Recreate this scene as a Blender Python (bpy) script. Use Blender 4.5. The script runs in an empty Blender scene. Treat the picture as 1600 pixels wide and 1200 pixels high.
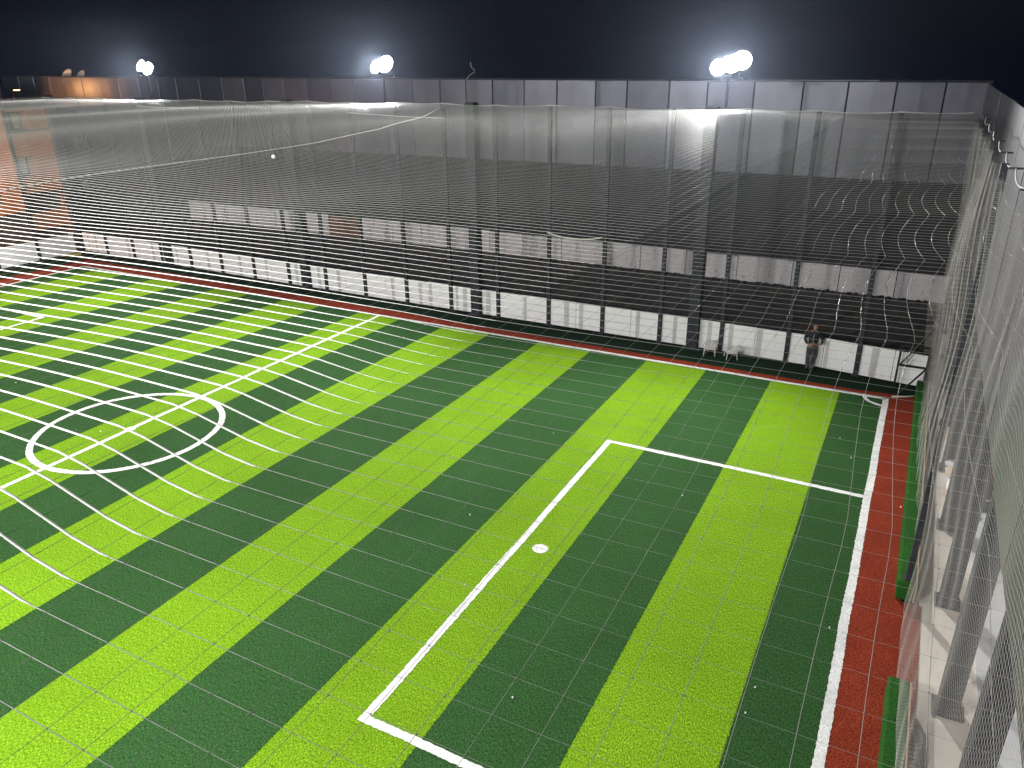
import bpy, bmesh, math, random
from mathutils import Vector, Matrix
random.seed(7)
R = math.radians
sc = bpy.context.scene
C = sc.collection

# ------------------------------------------------------------------ camera
cam_d = bpy.data.cameras.new('camera'); cam = bpy.data.objects.new('camera', cam_d); C.objects.link(cam)
cam_d.sensor_width = 36.0; cam_d.sensor_fit = 'HORIZONTAL'
cam_d.lens = 36.0 * 1193.28 / 1600.0
cam_d.clip_start = 0.05; cam_d.clip_end = 2000
cam.matrix_world = (Matrix.Translation((20.869, -26.538, 10.599)) @ Matrix.Rotation(0.48842, 4, 'Z')
                    @ Matrix.Rotation(1.17039, 4, 'X') @ Matrix.Rotation(-0.01152, 4, 'Z'))
sc.camera = cam

# ------------------------------------------------------------------ world / exposure
w = bpy.data.worlds.new('World'); sc.world = w; w.use_nodes = True
nt = w.node_tree; bg = nt.nodes['Background']
sky = nt.nodes.new('ShaderNodeTexSky'); sky.sky_type = 'NISHITA'; sky.sun_disc = False
sky.sun_elevation = R(-4.0); sky.sun_rotation = R(40)
hs = nt.nodes.new('ShaderNodeMixRGB'); hs.blend_type = 'MULTIPLY'; hs.inputs[0].default_value = 1.0
hs.inputs[2].default_value = (0.25, 0.4, 0.8, 1)
nt.links.new(sky.outputs[0], hs.inputs[1])
navy = nt.nodes.new('ShaderNodeMixRGB'); navy.blend_type = 'ADD'; navy.inputs[0].default_value = 1.0
navy.inputs[2].default_value = (0.02, 0.035, 0.11, 1)
nt.links.new(hs.outputs[0], navy.inputs[1]); nt.links.new(navy.outputs[0], bg.inputs[0])
bg.inputs[1].default_value = 0.05
sc.view_settings.view_transform = 'Standard'; sc.view_settings.look = 'None'
sc.view_settings.exposure = 0.0; sc.view_settings.gamma = 1.0
sc.cycles.use_denoising = True
sc.cycles.sample_clamp_indirect = 4.0
sc.cycles.max_bounces = 5

FLOOD_FAR = 15000.0     # watts of each far floodlight cluster
FLOOD_NEAR = 14000.0    # watts of each floodlight cluster on the near side
FAR_LAMPS = [(14.2, 2.3, 10.32), (-0.6, 2.3, 10.42), (-15.6, 2.3, 10.48)]
NEAR_LAMPS = [(11.3, -29.6, 11.2), (-2.2, -29.6, 11.2), (-15.5, -29.6, 11.2)]

# ------------------------------------------------------------------ helpers
def tag(o, label=None, cat=None, group=None, kind=None):
    if label: o['label'] = label
    if cat: o['category'] = cat
    if group: o['group'] = group
    if kind: o['kind'] = kind
    return o

def empty(name, loc=(0, 0, 0), rz=0.0):
    o = bpy.data.objects.new(name, None); C.objects.link(o)
    o.location = loc; o.rotation_euler = (0, 0, rz); o.empty_display_size = 0.2
    return o

class MB:
    def __init__(s): s.v = []; s.f = []
    def quad(s, a, b, c, d):
        n = len(s.v); s.v += [tuple(a), tuple(b), tuple(c), tuple(d)]; s.f.append((n, n+1, n+2, n+3)); return s
    def poly(s, pts):
        n = len(s.v); s.v += [tuple(p) for p in pts]; s.f.append(tuple(range(n, n+len(pts)))); return s
    def box(s, x0, x1, y0, y1, z0, z1, M=None):
        n = len(s.v)
        P = [(x0,y0,z0),(x1,y0,z0),(x1,y1,z0),(x0,y1,z0),(x0,y0,z1),(x1,y0,z1),(x1,y1,z1),(x0,y1,z1)]
        if M is not None: P = [tuple(M @ Vector(p)) for p in P]
        s.v += P
        for q in ((0,3,2,1),(4,5,6,7),(0,1,5,4),(1,2,6,5),(2,3,7,6),(3,0,4,7)):
            s.f.append(tuple(n+i for i in q))
        return s
    def tube(s, pts, r, sides=6, cap=True):
        pts = [Vector(p) for p in pts]; n0 = len(s.v); m = len(pts)
        rr = r if isinstance(r, (list, tuple)) else [r]*m
        for i, p in enumerate(pts):
            t = (pts[min(i+1, m-1)] - pts[max(i-1, 0)]).normalized()
            u = t.cross(Vector((0, 0, 1)))
            if u.length < 1e-3: u = t.cross(Vector((0, 1, 0)))
            u.normalize(); v = u.cross(t)
            for k in range(sides):
                a = 2*math.pi*k/sides
                s.v.append(tuple(p + (u*math.cos(a) + v*math.sin(a))*rr[i]))
        for i in range(m-1):
            for k in range(sides):
                a = n0+i*sides+k; b = n0+i*sides+(k+1) % sides
                s.f.append((a, b, b+sides, a+sides))
        if cap:
            s.f.append(tuple(n0+k for k in range(sides))[::-1])
            s.f.append(tuple(n0+(m-1)*sides+k for k in range(sides)))
        return s
    def prism(s, pts, z0, z1):
        n = len(s.v); m = len(pts)
        s.v += [(x, y, z0) for x, y in pts] + [(x, y, z1) for x, y in pts]
        s.f.append(tuple(range(n, n+m))[::-1]); s.f.append(tuple(range(n+m, n+2*m)))
        for i in range(m):
            j = (i+1) % m; s.f.append((n+i, n+j, n+m+j, n+m+i))
        return s
    def lathe(s, prof, n=16, M=None):
        b = len(s.v)
        for r, z in prof:
            for k in range(n):
                a = 2*math.pi*k/n; p = Vector((r*math.cos(a), r*math.sin(a), z))
                s.v.append(tuple(M @ p if M is not None else p))
        for i in range(len(prof)-1):
            for k in range(n):
                a = b+i*n+k; c = b+i*n+(k+1) % n
                s.f.append((a, c, c+n, a+n))
        return s
    def build(s, name, mat=None, parent=None, smooth=False, bevel=0.0):
        me = bpy.data.meshes.new(name); me.from_pydata(s.v, [], s.f); me.update()
        o = bpy.data.objects.new(name, me); C.objects.link(o)
        if mat: me.materials.append(mat)
        if parent: o.parent = parent
        if smooth: me.polygons.foreach_set('use_smooth', [True]*len(me.polygons))
        if bevel:
            b = o.modifiers.new('bevel', 'BEVEL'); b.width = bevel; b.segments = 2; b.limit_method = 'ANGLE'
        return o

ORD = ['first','second','third','fourth','fifth','sixth','seventh','eighth','ninth','tenth','eleventh','twelfth',
       'thirteenth','fourteenth','fifteenth','sixteenth','seventeenth','eighteenth','nineteenth','twentieth']

# ------------------------------------------------------------------ materials
def base_mat(name, col, rough=0.7, metal=0.0, spec=0.5):
    m = bpy.data.materials.new(name); m.use_nodes = True
    b = m.node_tree.nodes['Principled BSDF']
    b.inputs['Base Color'].default_value = (*col, 1); b.inputs['Roughness'].default_value = rough
    b.inputs['Metallic'].default_value = metal; b.inputs['Specular IOR Level'].default_value = spec
    return m
def N(m, t): return m.node_tree.nodes.new(t)
def L(m, a, b): m.node_tree.links.new(a, b)
def coords(m, kind='Object'):
    return N(m, 'ShaderNodeTexCoord').outputs[kind]
def noise(m, vec, scale, detail=4, rough=0.55, dist=0.0):
    n = N(m, 'ShaderNodeTexNoise'); n.inputs['Scale'].default_value = scale
    n.inputs['Detail'].default_value = detail; n.inputs['Roughness'].default_value = rough
    n.inputs['Distortion'].default_value = dist
    L(m, vec, n.inputs['Vector']); return n.outputs['Fac']
def ramp(m, fac, stops):
    r = N(m, 'ShaderNodeValToRGB'); e = r.color_ramp.elements
    while len(e) < len(stops): e.new(0.5)
    for i, (p, c) in enumerate(stops):
        e[i].position = p; e[i].color = (*c, 1) if len(c) == 3 else c
    L(m, fac, r.inputs[0]); return r.outputs[0]
def mix(m, fac, a, b, mode='MIX'):
    n = N(m, 'ShaderNodeMixRGB'); n.blend_type = mode
    for s, x in ((n.inputs[0], fac), (n.inputs[1], a), (n.inputs[2], b)):
        if hasattr(x, 'is_output'): L(m, x, s)
        elif isinstance(x, (int, float)): s.default_value = x
        else: s.default_value = (*x, 1)
    return n.outputs[0]
def math_(m, op, a, b=0.0):
    n = N(m, 'ShaderNodeMath'); n.operation = op
    for s, x in ((n.inputs[0], a), (n.inputs[1], b)):
        if hasattr(x, 'is_output'): L(m, x, s)
        else: s.default_value = x
    return n.outputs[0]
def bump(m, h, strength, dist=0.02):
    b = N(m, 'ShaderNodeBump'); b.inputs['Strength'].default_value = strength; b.inputs['Distance'].default_value = dist
    L(m, h, b.inputs['Height']); L(m, b.outputs[0], m.node_tree.nodes['Principled BSDF'].inputs['Normal'])
def setcol(m, c): L(m, c, m.node_tree.nodes['Principled BSDF'].inputs['Base Color'])

def noisy(name, a, b, scale=3.0, rough=0.7, metal=0.0, bmp=0.0, bscale=40.0, spec=0.4):
    m = base_mat(name, a, rough, metal, spec); co = coords(m)
    f = noise(m, co, scale, 5)
    setcol(m, ramp(m, f, [(0.3, a), (0.7, b)]))
    if bmp: bump(m, noise(m, co, bscale, 3), bmp, 0.01)
    return m

STRIPE = 2.3
def turf_material():
    m = base_mat('striped_turf', (0.1, 0.3, 0.02), 0.85, 0, 0.04)
    co = coords(m); sep = N(m, 'ShaderNodeSeparateXYZ'); L(m, co, sep.inputs[0])
    # ragged stripe edges: jitter x by tuft sized noise
    jit = math_(m, 'MULTIPLY', math_(m, 'SUBTRACT', noise(m, co, 26, 2), 0.5), 0.07)
    x = math_(m, 'ADD', sep.outputs[0], jit)
    s = math_(m, 'DIVIDE', math_(m, 'ADD', x, STRIPE*100.5), STRIPE*2)
    fr = math_(m, 'FRACT', s)
    light = math_(m, 'LESS_THAN', fr, 0.5)
    half = math_(m, 'FRACT', math_(m, 'MULTIPLY', s, 2.0))
    seam = math_(m, 'LESS_THAN', math_(m, 'ABSOLUTE', math_(m, 'SUBTRACT', half, 0.5)), 0.492)
    seam_f = math_(m, 'ADD', math_(m, 'MULTIPLY', seam, 0.22), 0.78)
    # slight tone difference from one roll of turf to the next
    idx = math_(m, 'FLOOR', math_(m, 'MULTIPLY', s, 2.0))
    wn = N(m, 'ShaderNodeTexWhiteNoise'); wn.noise_dimensions = '1D'; L(m, idx, wn.inputs['W'])
    big = noise(m, co, 0.35, 4, 0.6)
    mid = noise(m, co, 3.2, 4, 0.65)
    map_ = N(m, 'ShaderNodeMapping'); map_.inputs['Scale'].default_value = (1.0, 0.45, 1.0); L(m, co, map_.inputs[0])
    fine = noise(m, map_.outputs[0], 44, 3, 0.85)
    fib = noise(m, co, 75, 2, 0.7)
    grain = math_(m, 'ADD', math_(m, 'MULTIPLY', fine, 0.65), math_(m, 'MULTIPLY', fib, 0.35))
    lime = ramp(m, grain, [(0.395, (0.030, 0.100, 0.002)), (0.495, (0.127, 0.275, 0.006)), (0.595, (0.34, 0.54, 0.03))])
    dark = ramp(m, grain, [(0.39, (0.007, 0.026, 0.006)), (0.5, (0.021, 0.069, 0.0175)), (0.60, (0.070, 0.165, 0.055))])
    c = mix(m, light, dark, lime)
    tone = math_(m, 'ADD', math_(m, 'MULTIPLY', big, 0.42), math_(m, 'MULTIPLY', mid, 0.22))
    tone = math_(m, 'ADD', math_(m, 'ADD', tone, 0.53), math_(m, 'MULTIPLY', wn.outputs[0], 0.10))
    cb = N(m, 'ShaderNodeCombineXYZ')
    tone = math_(m, 'MULTIPLY', tone, seam_f)
    for i in range(3): L(m, tone, cb.inputs[i])
    setcol(m, mix(m, 1.0, c, cb.outputs[0], 'MULTIPLY'))
    bump(m, grain, 0.3, 0.02)
    return m

def plain_turf(name, lo, mid_, hi, bmp=0.5):
    m = base_mat(name, mid_, 0.85, 0, 0.04); co = coords(m)
    g = noise(m, co, 36, 3, 0.75); b = noise(m, co, 1.2, 4)
    c = ramp(m, g, [(0.36, lo), (0.5, mid_), (0.64, hi)])
    setcol(m, mix(m, 0.5, c, ramp(m, b, [(0.3, (0.55, 0.55, 0.55)), (0.7, (1, 1, 1))]), 'MULTIPLY'))
    bump(m, g, bmp, 0.02); return m

M = {}
M['turf'] = turf_material()
M['dark_turf'] = plain_turf('dark_turf', (0.0025, 0.010, 0.004), (0.006, 0.021, 0.009), (0.013, 0.038, 0.017))
M['kerb_turf'] = plain_turf('kerb_turf', (0.010, 0.05, 0.008), (0.022, 0.095, 0.016), (0.05, 0.16, 0.03))
M['red'] = plain_turf('red_turf', (0.09, 0.012, 0.005), (0.21, 0.028, 0.012), (0.34, 0.07, 0.036), 0.25)
def line_material():
    m = base_mat('white_fibre', (0.75, 0.75, 0.74), 0.8, 0, 0.2); co = coords(m)
    g = noise(m, co, 55, 3, 0.8)
    c = ramp(m, g, [(0.36, (0.30, 0.32, 0.30)), (0.47, (0.74, 0.74, 0.73)), (0.6, (0.84, 0.84, 0.83))])
    setcol(m, mix(m, 1.0, c, ramp(m, noise(m, co, 1.7, 5, 0.7), [(0.3, (0.74, 0.74, 0.72)), (0.55, (1, 1, 1))]), 'MULTIPLY'))
    bump(m, g, 0.6, 0.02); return m
M['line'] = line_material()
M['asphalt'] = noisy('asphalt', (0.055, 0.050, 0.046), (0.125, 0.112, 0.098), 0.9, 0.9, 0, 0.4, 30)
M['soil'] = noisy('soil', (0.012, 0.011, 0.010), (0.03, 0.027, 0.022), 0.3, 0.95)
def white_wall(name, col, dirt, amt):
    m = base_mat(name, col, 0.6, 0, 0.3); co = coords(m)
    mp = N(m, 'ShaderNodeMapping'); mp.inputs['Scale'].default_value = (1.6, 1.6, 0.35); L(m, co, mp.inputs[0])
    n1 = noise(m, mp.outputs[0], 2.4, 6, 0.65); n2 = noise(m, co, 9.0, 4, 0.7)
    f = math_(m, 'ADD', math_(m, 'MULTIPLY', n1, 0.6), math_(m, 'MULTIPLY', n2, 0.4))
    setcol(m, ramp(m, f, [(0.34, dirt), (0.34+amt, col), (1.0, col)]))
    return m
M['wall_white'] = white_wall('white_board', (0.88, 0.87, 0.89), (0.70, 0.68, 0.67), 0.10)
M['wall_grey'] = white_wall('grey_wall_band', (0.58, 0.57, 0.59), (0.46, 0.45, 0.45), 0.2)
M['wall_old'] = white_wall('old_white_render', (0.74, 0.71, 0.72), (0.20, 0.18, 0.16), 0.10)
M['post'] = noisy('dark_steel', (0.020, 0.022, 0.027), (0.042, 0.045, 0.053), 3, 0.6, 0.0, 0, 40, 0.2)
M['black'] = noisy('black_steel', (0.010, 0.010, 0.011), (0.02, 0.02, 0.022), 8, 0.45, 0.2)
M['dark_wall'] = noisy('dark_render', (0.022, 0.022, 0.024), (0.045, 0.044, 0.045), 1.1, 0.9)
def clad(name, c):
    m = base_mat(name, c, 0.42, 0.55, 0.5); co = coords(m)
    mp = N(m, 'ShaderNodeMapping'); mp.inputs['Scale'].default_value = (1.0, 1.0, 0.4); L(m, co, mp.inputs[0])
    f = noise(m, mp.outputs[0], 0.8, 5, 0.6)
    setcol(m, ramp(m, f, [(0.3, tuple(x*0.8 for x in c)), (0.7, tuple(min(1, x*1.15) for x in c))]))
    bump(m, noise(m, co, 0.9, 2), 0.25, 0.05)
    return m
M['clad'] = [clad('cladding_sheet_%s' % n, c) for n, c in (('mid', (0.088, 0.088, 0.112)), ('pale', (0.122, 0.122, 0.148)), ('deep', (0.068, 0.068, 0.09)), ('plain', (0.097, 0.097, 0.12)))]
M['clad_dark'] = [clad('side_sheet_%s' % n, c) for n, c in (('mid', (0.10, 0.10, 0.11)), ('deep', (0.085, 0.085, 0.095)))]
M['galv'] = noisy('galvanised', (0.42, 0.43, 0.45), (0.55, 0.56, 0.58), 4, 0.4, 0.6)
M['cord'] = base_mat('net_cord', (0.62, 0.62, 0.61), 0.33, 0, 0.5)
M['cord_dim'] = base_mat('dim_net_cord', (0.22, 0.22, 0.218), 0.33, 0, 0.5)  # darker cord colour stands for cords that catch little light
def translucent(m, col, f):
    t = N(m, 'ShaderNodeBsdfTranslucent'); t.inputs[0].default_value = (*col, 1)
    x = N(m, 'ShaderNodeMixShader'); x.inputs[0].default_value = f
    L(m, m.node_tree.nodes['Principled BSDF'].outputs[0], x.inputs[1]); L(m, t.outputs[0], x.inputs[2])
    L(m, x.outputs[0], m.node_tree.nodes['Material Output'].inputs['Surface'])
translucent(M['cord'], (0.9, 0.9, 0.89), 0.4); translucent(M['cord_dim'], (0.6, 0.6, 0.59), 0.35)
M['cord_side'] = base_mat('side_net_cord', (0.46, 0.44, 0.415), 0.7, 0, 0.2)
M['cord_fine'] = base_mat('fine_net_cord', (0.10, 0.10, 0.10), 0.7, 0, 0.2)
M['rope'] = noisy('white_rope', (0.55, 0.55, 0.53), (0.8, 0.8, 0.78), 60, 0.7)
M['concrete'] = noisy('yard_concrete', (0.50, 0.455, 0.40), (0.68, 0.62, 0.55), 0.9, 0.85, 0, 0.2, 25)
M['slab'] = noisy('pale_slab', (0.48, 0.48, 0.50), (0.62, 0.62, 0.64), 0.8, 0.8)
M['wood'] = noisy('plywood', (0.36, 0.22, 0.10), (0.50, 0.34, 0.18), 5, 0.7)
M['plastic'] = noisy('white_plastic', (0.44, 0.42, 0.38), (0.62, 0.60, 0.56), 7, 0.5)
M['yellow'] = noisy('yellow_paint', (0.45, 0.33, 0.04), (0.6, 0.45, 0.08), 6, 0.6)
M['plaster'] = noisy('orange_plaster', (0.50, 0.20, 0.085), (0.62, 0.28, 0.13), 0.8, 0.85, 0, 0.15, 20)
M['plaster_pale'] = noisy('pale_plaster', (0.45, 0.34, 0.26), (0.56, 0.44, 0.34), 0.8, 0.85)
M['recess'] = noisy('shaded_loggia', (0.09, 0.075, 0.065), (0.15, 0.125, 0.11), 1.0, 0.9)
M['curtain'] = noisy('white_curtain', (0.62, 0.60, 0.56), (0.78, 0.76, 0.72), 5, 0.8)
M['glass'] = base_mat('dark_glass', (0.02, 0.022, 0.025), 0.08, 0, 0.6)
M['roof'] = noisy('dark_roof', (0.018, 0.018, 0.020), (0.04, 0.038, 0.038), 1.5, 0.9)
M['brick'] = noisy('brown_brick', (0.20, 0.09, 0.05), (0.32, 0.16, 0.09), 8, 0.85)
M['paper'] = base_mat('paper', (0.82, 0.82, 0.80), 0.7)
def emis(name, col, s):
    m = base_mat(name, (0.8, 0.8, 0.8)); b = m.node_tree.nodes['Principled BSDF']
    b.inputs['Emission Color'].default_value = (*col, 1); b.inputs['Emission Strength'].default_value = s; return m
M['lens'] = emis('lit_lens', (1.0, 0.98, 0.95), 90)
M['sodium'] = emis('lit_sodium', (1.0, 0.5, 0.16), 30)

# ------------------------------------------------------------------ ground and pitch
HL = 20.98; W = 26.05
def sheet(name, x0, x1, y0, y1, z, mat, label=None):
    o = MB().quad((x0, y0, z), (x1, y0, z), (x1, y1, z), (x0, y1, z)).build(name, mat)
    o['kind'] = 'structure'
    if label: o['label'] = label
    return o
sheet('ground', -170, 170, -170, 170, -0.03, M['soil'], 'dark bare ground around the sports pitch')
sheet('rear_yard', -60, 22.6, 2.0, 14.1, -0.018, M['asphalt'], 'dark asphalt strip between the two white walls')
sheet('yard_floor', 22.0, 24.45, -34, 13.6, -0.014, M['concrete'], 'pale concrete yard floor behind the side net')
sheet('turf_verge', -24.9, 22.3, -33, 2.45, -0.008, M['dark_turf'], 'dark green turf verge at the foot of the far wall')
# red border: one outline sheet round the pitch, a little wider to the left as in the photo
red = MB().poly([(-22.4, -30, -0.004), (22.35, -30, -0.004), (22.35, -11.2, -0.004), (21.95, -11.2, -0.004), (21.95, 0.62, -0.004), (20, 0.42, -0.004), (10, 0.56, -0.004),
                 (0, 0.86, -0.004), (-10, 1.1, -0.004), (-22.4, 1.25, -0.004)]).build('red_border', M['red'])
tag(red, 'brick red turf border running round the green pitch', kind='structure')
pitch = MB().quad((-HL, -W, 0), (HL, -W, 0), (HL, 0, 0), (-HL, 0, 0)).build('pitch', M['turf'])
tag(pitch, 'artificial turf pitch in lime and dark green stripes', kind='structure')

LZ = 0.005
def ragged(path, width, name, label, closed=False, step=0.045, rag=0.010):
    """a painted line along a path with tufted edges"""
    pts = []
    for i in range(len(path)-1):
        a, b = Vector(path[i]), Vector(path[i+1]); n = max(1, int((b-a).length/step))
        for k in range(n): pts.append(a.lerp(b, k/n))
    pts.append(Vector(path[-1]))
    v, f = [], []; m = len(pts)
    for i, p in enumerate(pts):
        if closed: t = pts[(i+1) % (m-1)] - pts[(i-1) % (m-1)]
        else: t = pts[min(i+1, m-1)] - pts[max(i-1, 0)]
        t.normalize(); nn = Vector((-t.y, t.x))
        wob = 0.006*math.sin(i*0.021*3)+0.004*math.sin(i*0.11)
        a = p + nn*(width/2 + wob + random.uniform(-rag, rag)); b = p - nn*(width/2 - wob + random.uniform(-rag, rag))
        v += [(a.x, a.y, LZ), (b.x, b.y, LZ)]
    for i in range(m-1): f.append((2*i, 2*i+1, 2*i+3, 2*i+2))
    me = bpy.data.meshes.new(name); me.from_pydata(v, [], f); me.update(); me.materials.append(M['line'])
    o = bpy.data.objects.new(name, me); C.objects.link(o); tag(o, label, kind='structure'); return o
LW = 0.165
ragged([(-HL, 0), (HL, 0)], LW, 'touch_line', 'white line along the far side of the pitch')
ragged([(HL, 0.05), (HL, -W)], 0.185, 'goal_line', 'wide white line beside the red border on the right')
LZ = 0.0055
ragged([(-HL, 0.05), (-HL, -W)], 0.17, 'goal_line', 'white line closing the far left end of the pitch')
ragged([(-HL, -W), (HL, -W)], LW, 'touch_line', 'white line along the near side of the pitch')
LZ = 0.006
ragged([(0, -0.06), (0, -W+0.06)], LW, 'halfway_line', 'white line across the middle of the pitch')
LZ = 0.007
CY = -13.025
circ = [(2.76*math.cos(t*2*math.pi/96), CY+2.76*math.sin(t*2*math.pi/96)) for t in range(97)]
ragged(circ, 0.19, 'centre_circle', 'white circle round the middle spot', closed=True)
XB, Y1, Y2 = 13.80, -7.04, -18.90
ragged([(HL-0.07, Y1), (XB, Y1)], LW, 'penalty_box', 'far side line of the right penalty box'); LZ = 0.0085
ragged([(XB, Y1+LW/2), (XB, Y2-LW/2)], LW, 'penalty_box', 'front line of the right penalty box'); LZ = 0.007
ragged([(XB+0.06, Y2), (HL-0.07, Y2)], LW, 'penalty_box', 'near side line of the right penalty box')
ragged([(-HL+0.07, Y1), (-XB, Y1)], LW, 'penalty_box', 'far side line of the left penalty box'); LZ = 0.0085
ragged([(-XB, Y1+LW/2), (-XB, Y2-LW/2)], LW, 'penalty_box', 'front line of the left penalty box'); LZ = 0.007
arc = [(HL+0.66*math.cos(t), 0.66*math.sin(t)) for t in [math.pi+i*math.pi/2/14 for i in range(15)]]
ragged(arc[1:-1], 0.13, 'corner_arc', 'small white quarter circle in the far right corner')
def spot(x, y, r, z, label):
    pts = []
    for i in range(60):
        a = 2*math.pi*i/60; q = r+random.uniform(-0.012, 0.012)
        pts.append((x+q*math.cos(a), y+q*math.sin(a), z))
    tag(MB().poly(pts).build('pitch_spot', M['line']), label, kind='structure')
spot(14.35, -12.95, 0.185, 0.0075, 'round white spot just inside the right penalty box')
spot(0, CY, 0.17, 0.0095, 'round white spot at the middle of the circle')

# ------------------------------------------------------------------ far fence line: low white wall, posts, pillars
def wall_y(x):
    K = [(-25, 2.62), (-18, 2.50), (-9, 2.24), (3, 2.12), (14, 2.10), (18.4, 1.98), (22.2, 1.50)]
    for (a, ya), (b, yb) in zip(K, K[1:]):
        if x <= b: return ya+(yb-ya)*(x-a)/(b-a)
    return K[-1][1]
NETZ = 8.97
POSTX = [19.86-2.476*i for i in range(18)]
PILX = [13.81, 3.92, -6.15, -16.6, -24.75]
wall = empty('low_wall', (0, 2.2, 0))
tag(wall, 'low white board wall along the far side of the pitch, nearer of the two', 'wall')
wl = Vector((0, 2.2, 0))
def wall_box(mb, xa, xb, dy0, dy1, z0, z1, off):
    ya, yb = wall_y(xa), wall_y(xb)
    n = len(mb.v)
    P = [(xa, ya+dy0, z0), (xb, yb+dy0, z0), (xb, yb+dy1, z0), (xa, ya+dy1, z0)]
    P += [(x, y, z1) for x, y, z in P]
    mb.v += [tuple(Vector(p)-off) for p in P]
    for q in ((0,3,2,1),(4,5,6,7),(0,1,5,4),(1,2,6,5),(2,3,7,6),(3,0,4,7)): mb.f.append(tuple(n+i for i in q))
edges = [22.15] + POSTX + [-24.6]
WH = 1.17
for i in range(len(edges)-1):
    xb, xa = edges[i]-0.09, edges[i+1]+0.09
    if xb-xa < 0.3: continue
    segs = [(xa, xb)]
    for px in PILX:
        out = []
        for a, b in segs:
            if a < px < b: out += [(a, px-0.24), (px+0.24, b)]
            else: out.append((a, b))
        segs = out
    for a, b in segs:
        if b-a < 0.08: continue
        mid = (a+b)/2 + random.uniform(-0.05, 0.05)
        cuts = [(a, mid-0.008), (mid+0.008, b)] if b-a > 1.6 else [(a, b)]
        for c0, c1 in cuts:
            mb = MB(); wall_box(mb, c0, c1, 0.02, 0.08, 0.03+random.uniform(0, .01), WH+random.uniform(-0.015, 0.015), wl)
            mb.build('board', M['wall_white'], wall)
        mb = MB(); wall_box(mb, a, b, 0.10, 0.16, 0.0, WH-0.04, wl); mb.build('backing', M['dark_wall'], wall)
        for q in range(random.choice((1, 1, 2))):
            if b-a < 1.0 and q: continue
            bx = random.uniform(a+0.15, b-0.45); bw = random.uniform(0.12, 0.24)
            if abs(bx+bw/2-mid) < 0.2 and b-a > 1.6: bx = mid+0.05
            mb = MB(); wall_box(mb, bx, bx+bw, 0.012, 0.0195, 0.035, WH-0.02, wl); mb.build('shade_band', M['wall_grey'], wall)  # grey strips put in for bands of shadow on the boards
mb = MB()
for i in range(len(edges)-1): wall_box(mb, edges[i+1], edges[i], 0.165, 0.27, WH-0.05, WH+0.0, wl)
mb.build('top_rail', M['post'], wall)

def make_post(x, half, depth, label, group, name, z1):
    y = wall_y(x)
    t = empty(name, (x, y, 0)); tag(t, label, 'post' if half < 0.15 else 'pillar', group)
    MB().box(-half, half, -depth*0.55, depth*0.45, 0, z1).build('shaft', M['post'], t, bevel=0.01)
    MB().box(-half*1.7, half*1.7, -depth*0.9, depth*0.8, 0.001, 0.02).build('base_plate', M['post'], t)
    MB().box(-half*0.8, half*0.8, -depth*0.45, depth*0.35, z1+0.001, z1+0.03).build('cap', M['post'], t)
    return t
n = len(POSTX)
for i, x in enumerate(POSTX):
    make_post(x, 0.075, 0.14, 'slim dark steel post of the far fence, %s slim post from its right end' % ORD[i], 'slim posts of the far fence', 'fence_post', NETZ-0.06)
pl = ['thick dark square pillar in the far wall, the one under the rightmost floodlight',
      'thick dark square pillar at the centre of the far wall',
      'thick dark square pillar in the far wall beyond the halfway line',
      'thick dark square pillar in the far wall under the leftmost floodlight',
      'thick dark corner pillar where the far wall meets the left wall']
for x, lb in zip(PILX, pl): make_post(x, 0.215, 0.42, lb, 'thick pillars of the far fence', 'fence_pillar', NETZ+0.05)

# left end wall with posts
lwall = empty('low_wall', (-24.6, -8, 0)); tag(lwall, 'low white board wall closing the left end of the pitch', 'wall')
y = 2.2
i = 0
while y > -20:
    y2 = y-2.4
    for a, b in ((y2+0.09, (y+y2)/2-0.008), ((y+y2)/2+0.008, y-0.09)):
        MB().box(-0.07, -0.01, a+8, b+8, 0.03, WH+random.uniform(-0.015, 0.015)).build('board', M['wall_white'], lwall)
    MB().box(-0.16, -0.10, y2+0.09+8, y-0.09+8, 0, WH-0.05).build('backing', M['dark_wall'], lwall)
    if i < 6:
        t = empty('fence_post', (-24.62, y2, 0)); tag(t, 'slim dark post in the left end wall, %s from the far corner' % ORD[i], 'post', 'slim posts of the left fence')
        MB().box(-0.075, 0.075, -0.075, 0.075, 0, NETZ-0.06).build('shaft', M['post'], t)
        MB().box(-0.12, 0.12, -0.12, 0.12, 0.001, 0.02).build('base_plate', M['post'], t)
    y = y2; i += 1

# ------------------------------------------------------------------ rear wall, cladding hoarding
PY = 13.8
rw = empty('rear_wall', (0, 13.0, 0)); tag(rw, 'second low white wall, farther back beyond the dark yard strip', 'wall')
x = 22.7; i = 0
while x > -26:
    x2 = x-random.choice((2.2, 2.5, 2.7))
    z1 = 1.30+random.uniform(-0.03, 0.03)
    if not (-14.6 < x2 < -12.2):
        MB().box(x2+0.02, x-0.02, -0.06, 0.06, 0, z1).build('wall_section', M['wall_old'], rw)
        if i % 2 == 0: MB().box(x2+0.02, x2+0.3, -0.085, -0.063, 0, z1-0.02).build('pier', M['wall_grey'], rw)
    else:
        MB().box(x2+0.02, x-0.02, -0.05, 0.07, 0, 1.25).build('brick_section', M['brick'], rw)['label'] = 'brown brick section between the white ones'
    x = x2; i += 1
# rubble along its foot
rub = MB()
for k in range(260):
    cx = random.uniform(2, 22); cy = 12.9-abs(random.gauss(0, 0.22)); s = random.uniform(0.02, 0.09)
    Mx = Matrix.Translation((cx, cy, s*0.3)) @ Matrix.Rotation(random.uniform(0, 3), 4, 'Z') @ Matrix.Rotation(random.uniform(-.4, .4), 4, 'X')
    rub.box(-s, s, -s*.7, s*.7, -s*.5, s*.5, Mx)
tag(rub.build('rubble', M['soil']), 'loose dark rubble along the foot of the rear white wall', kind='stuff')

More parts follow.
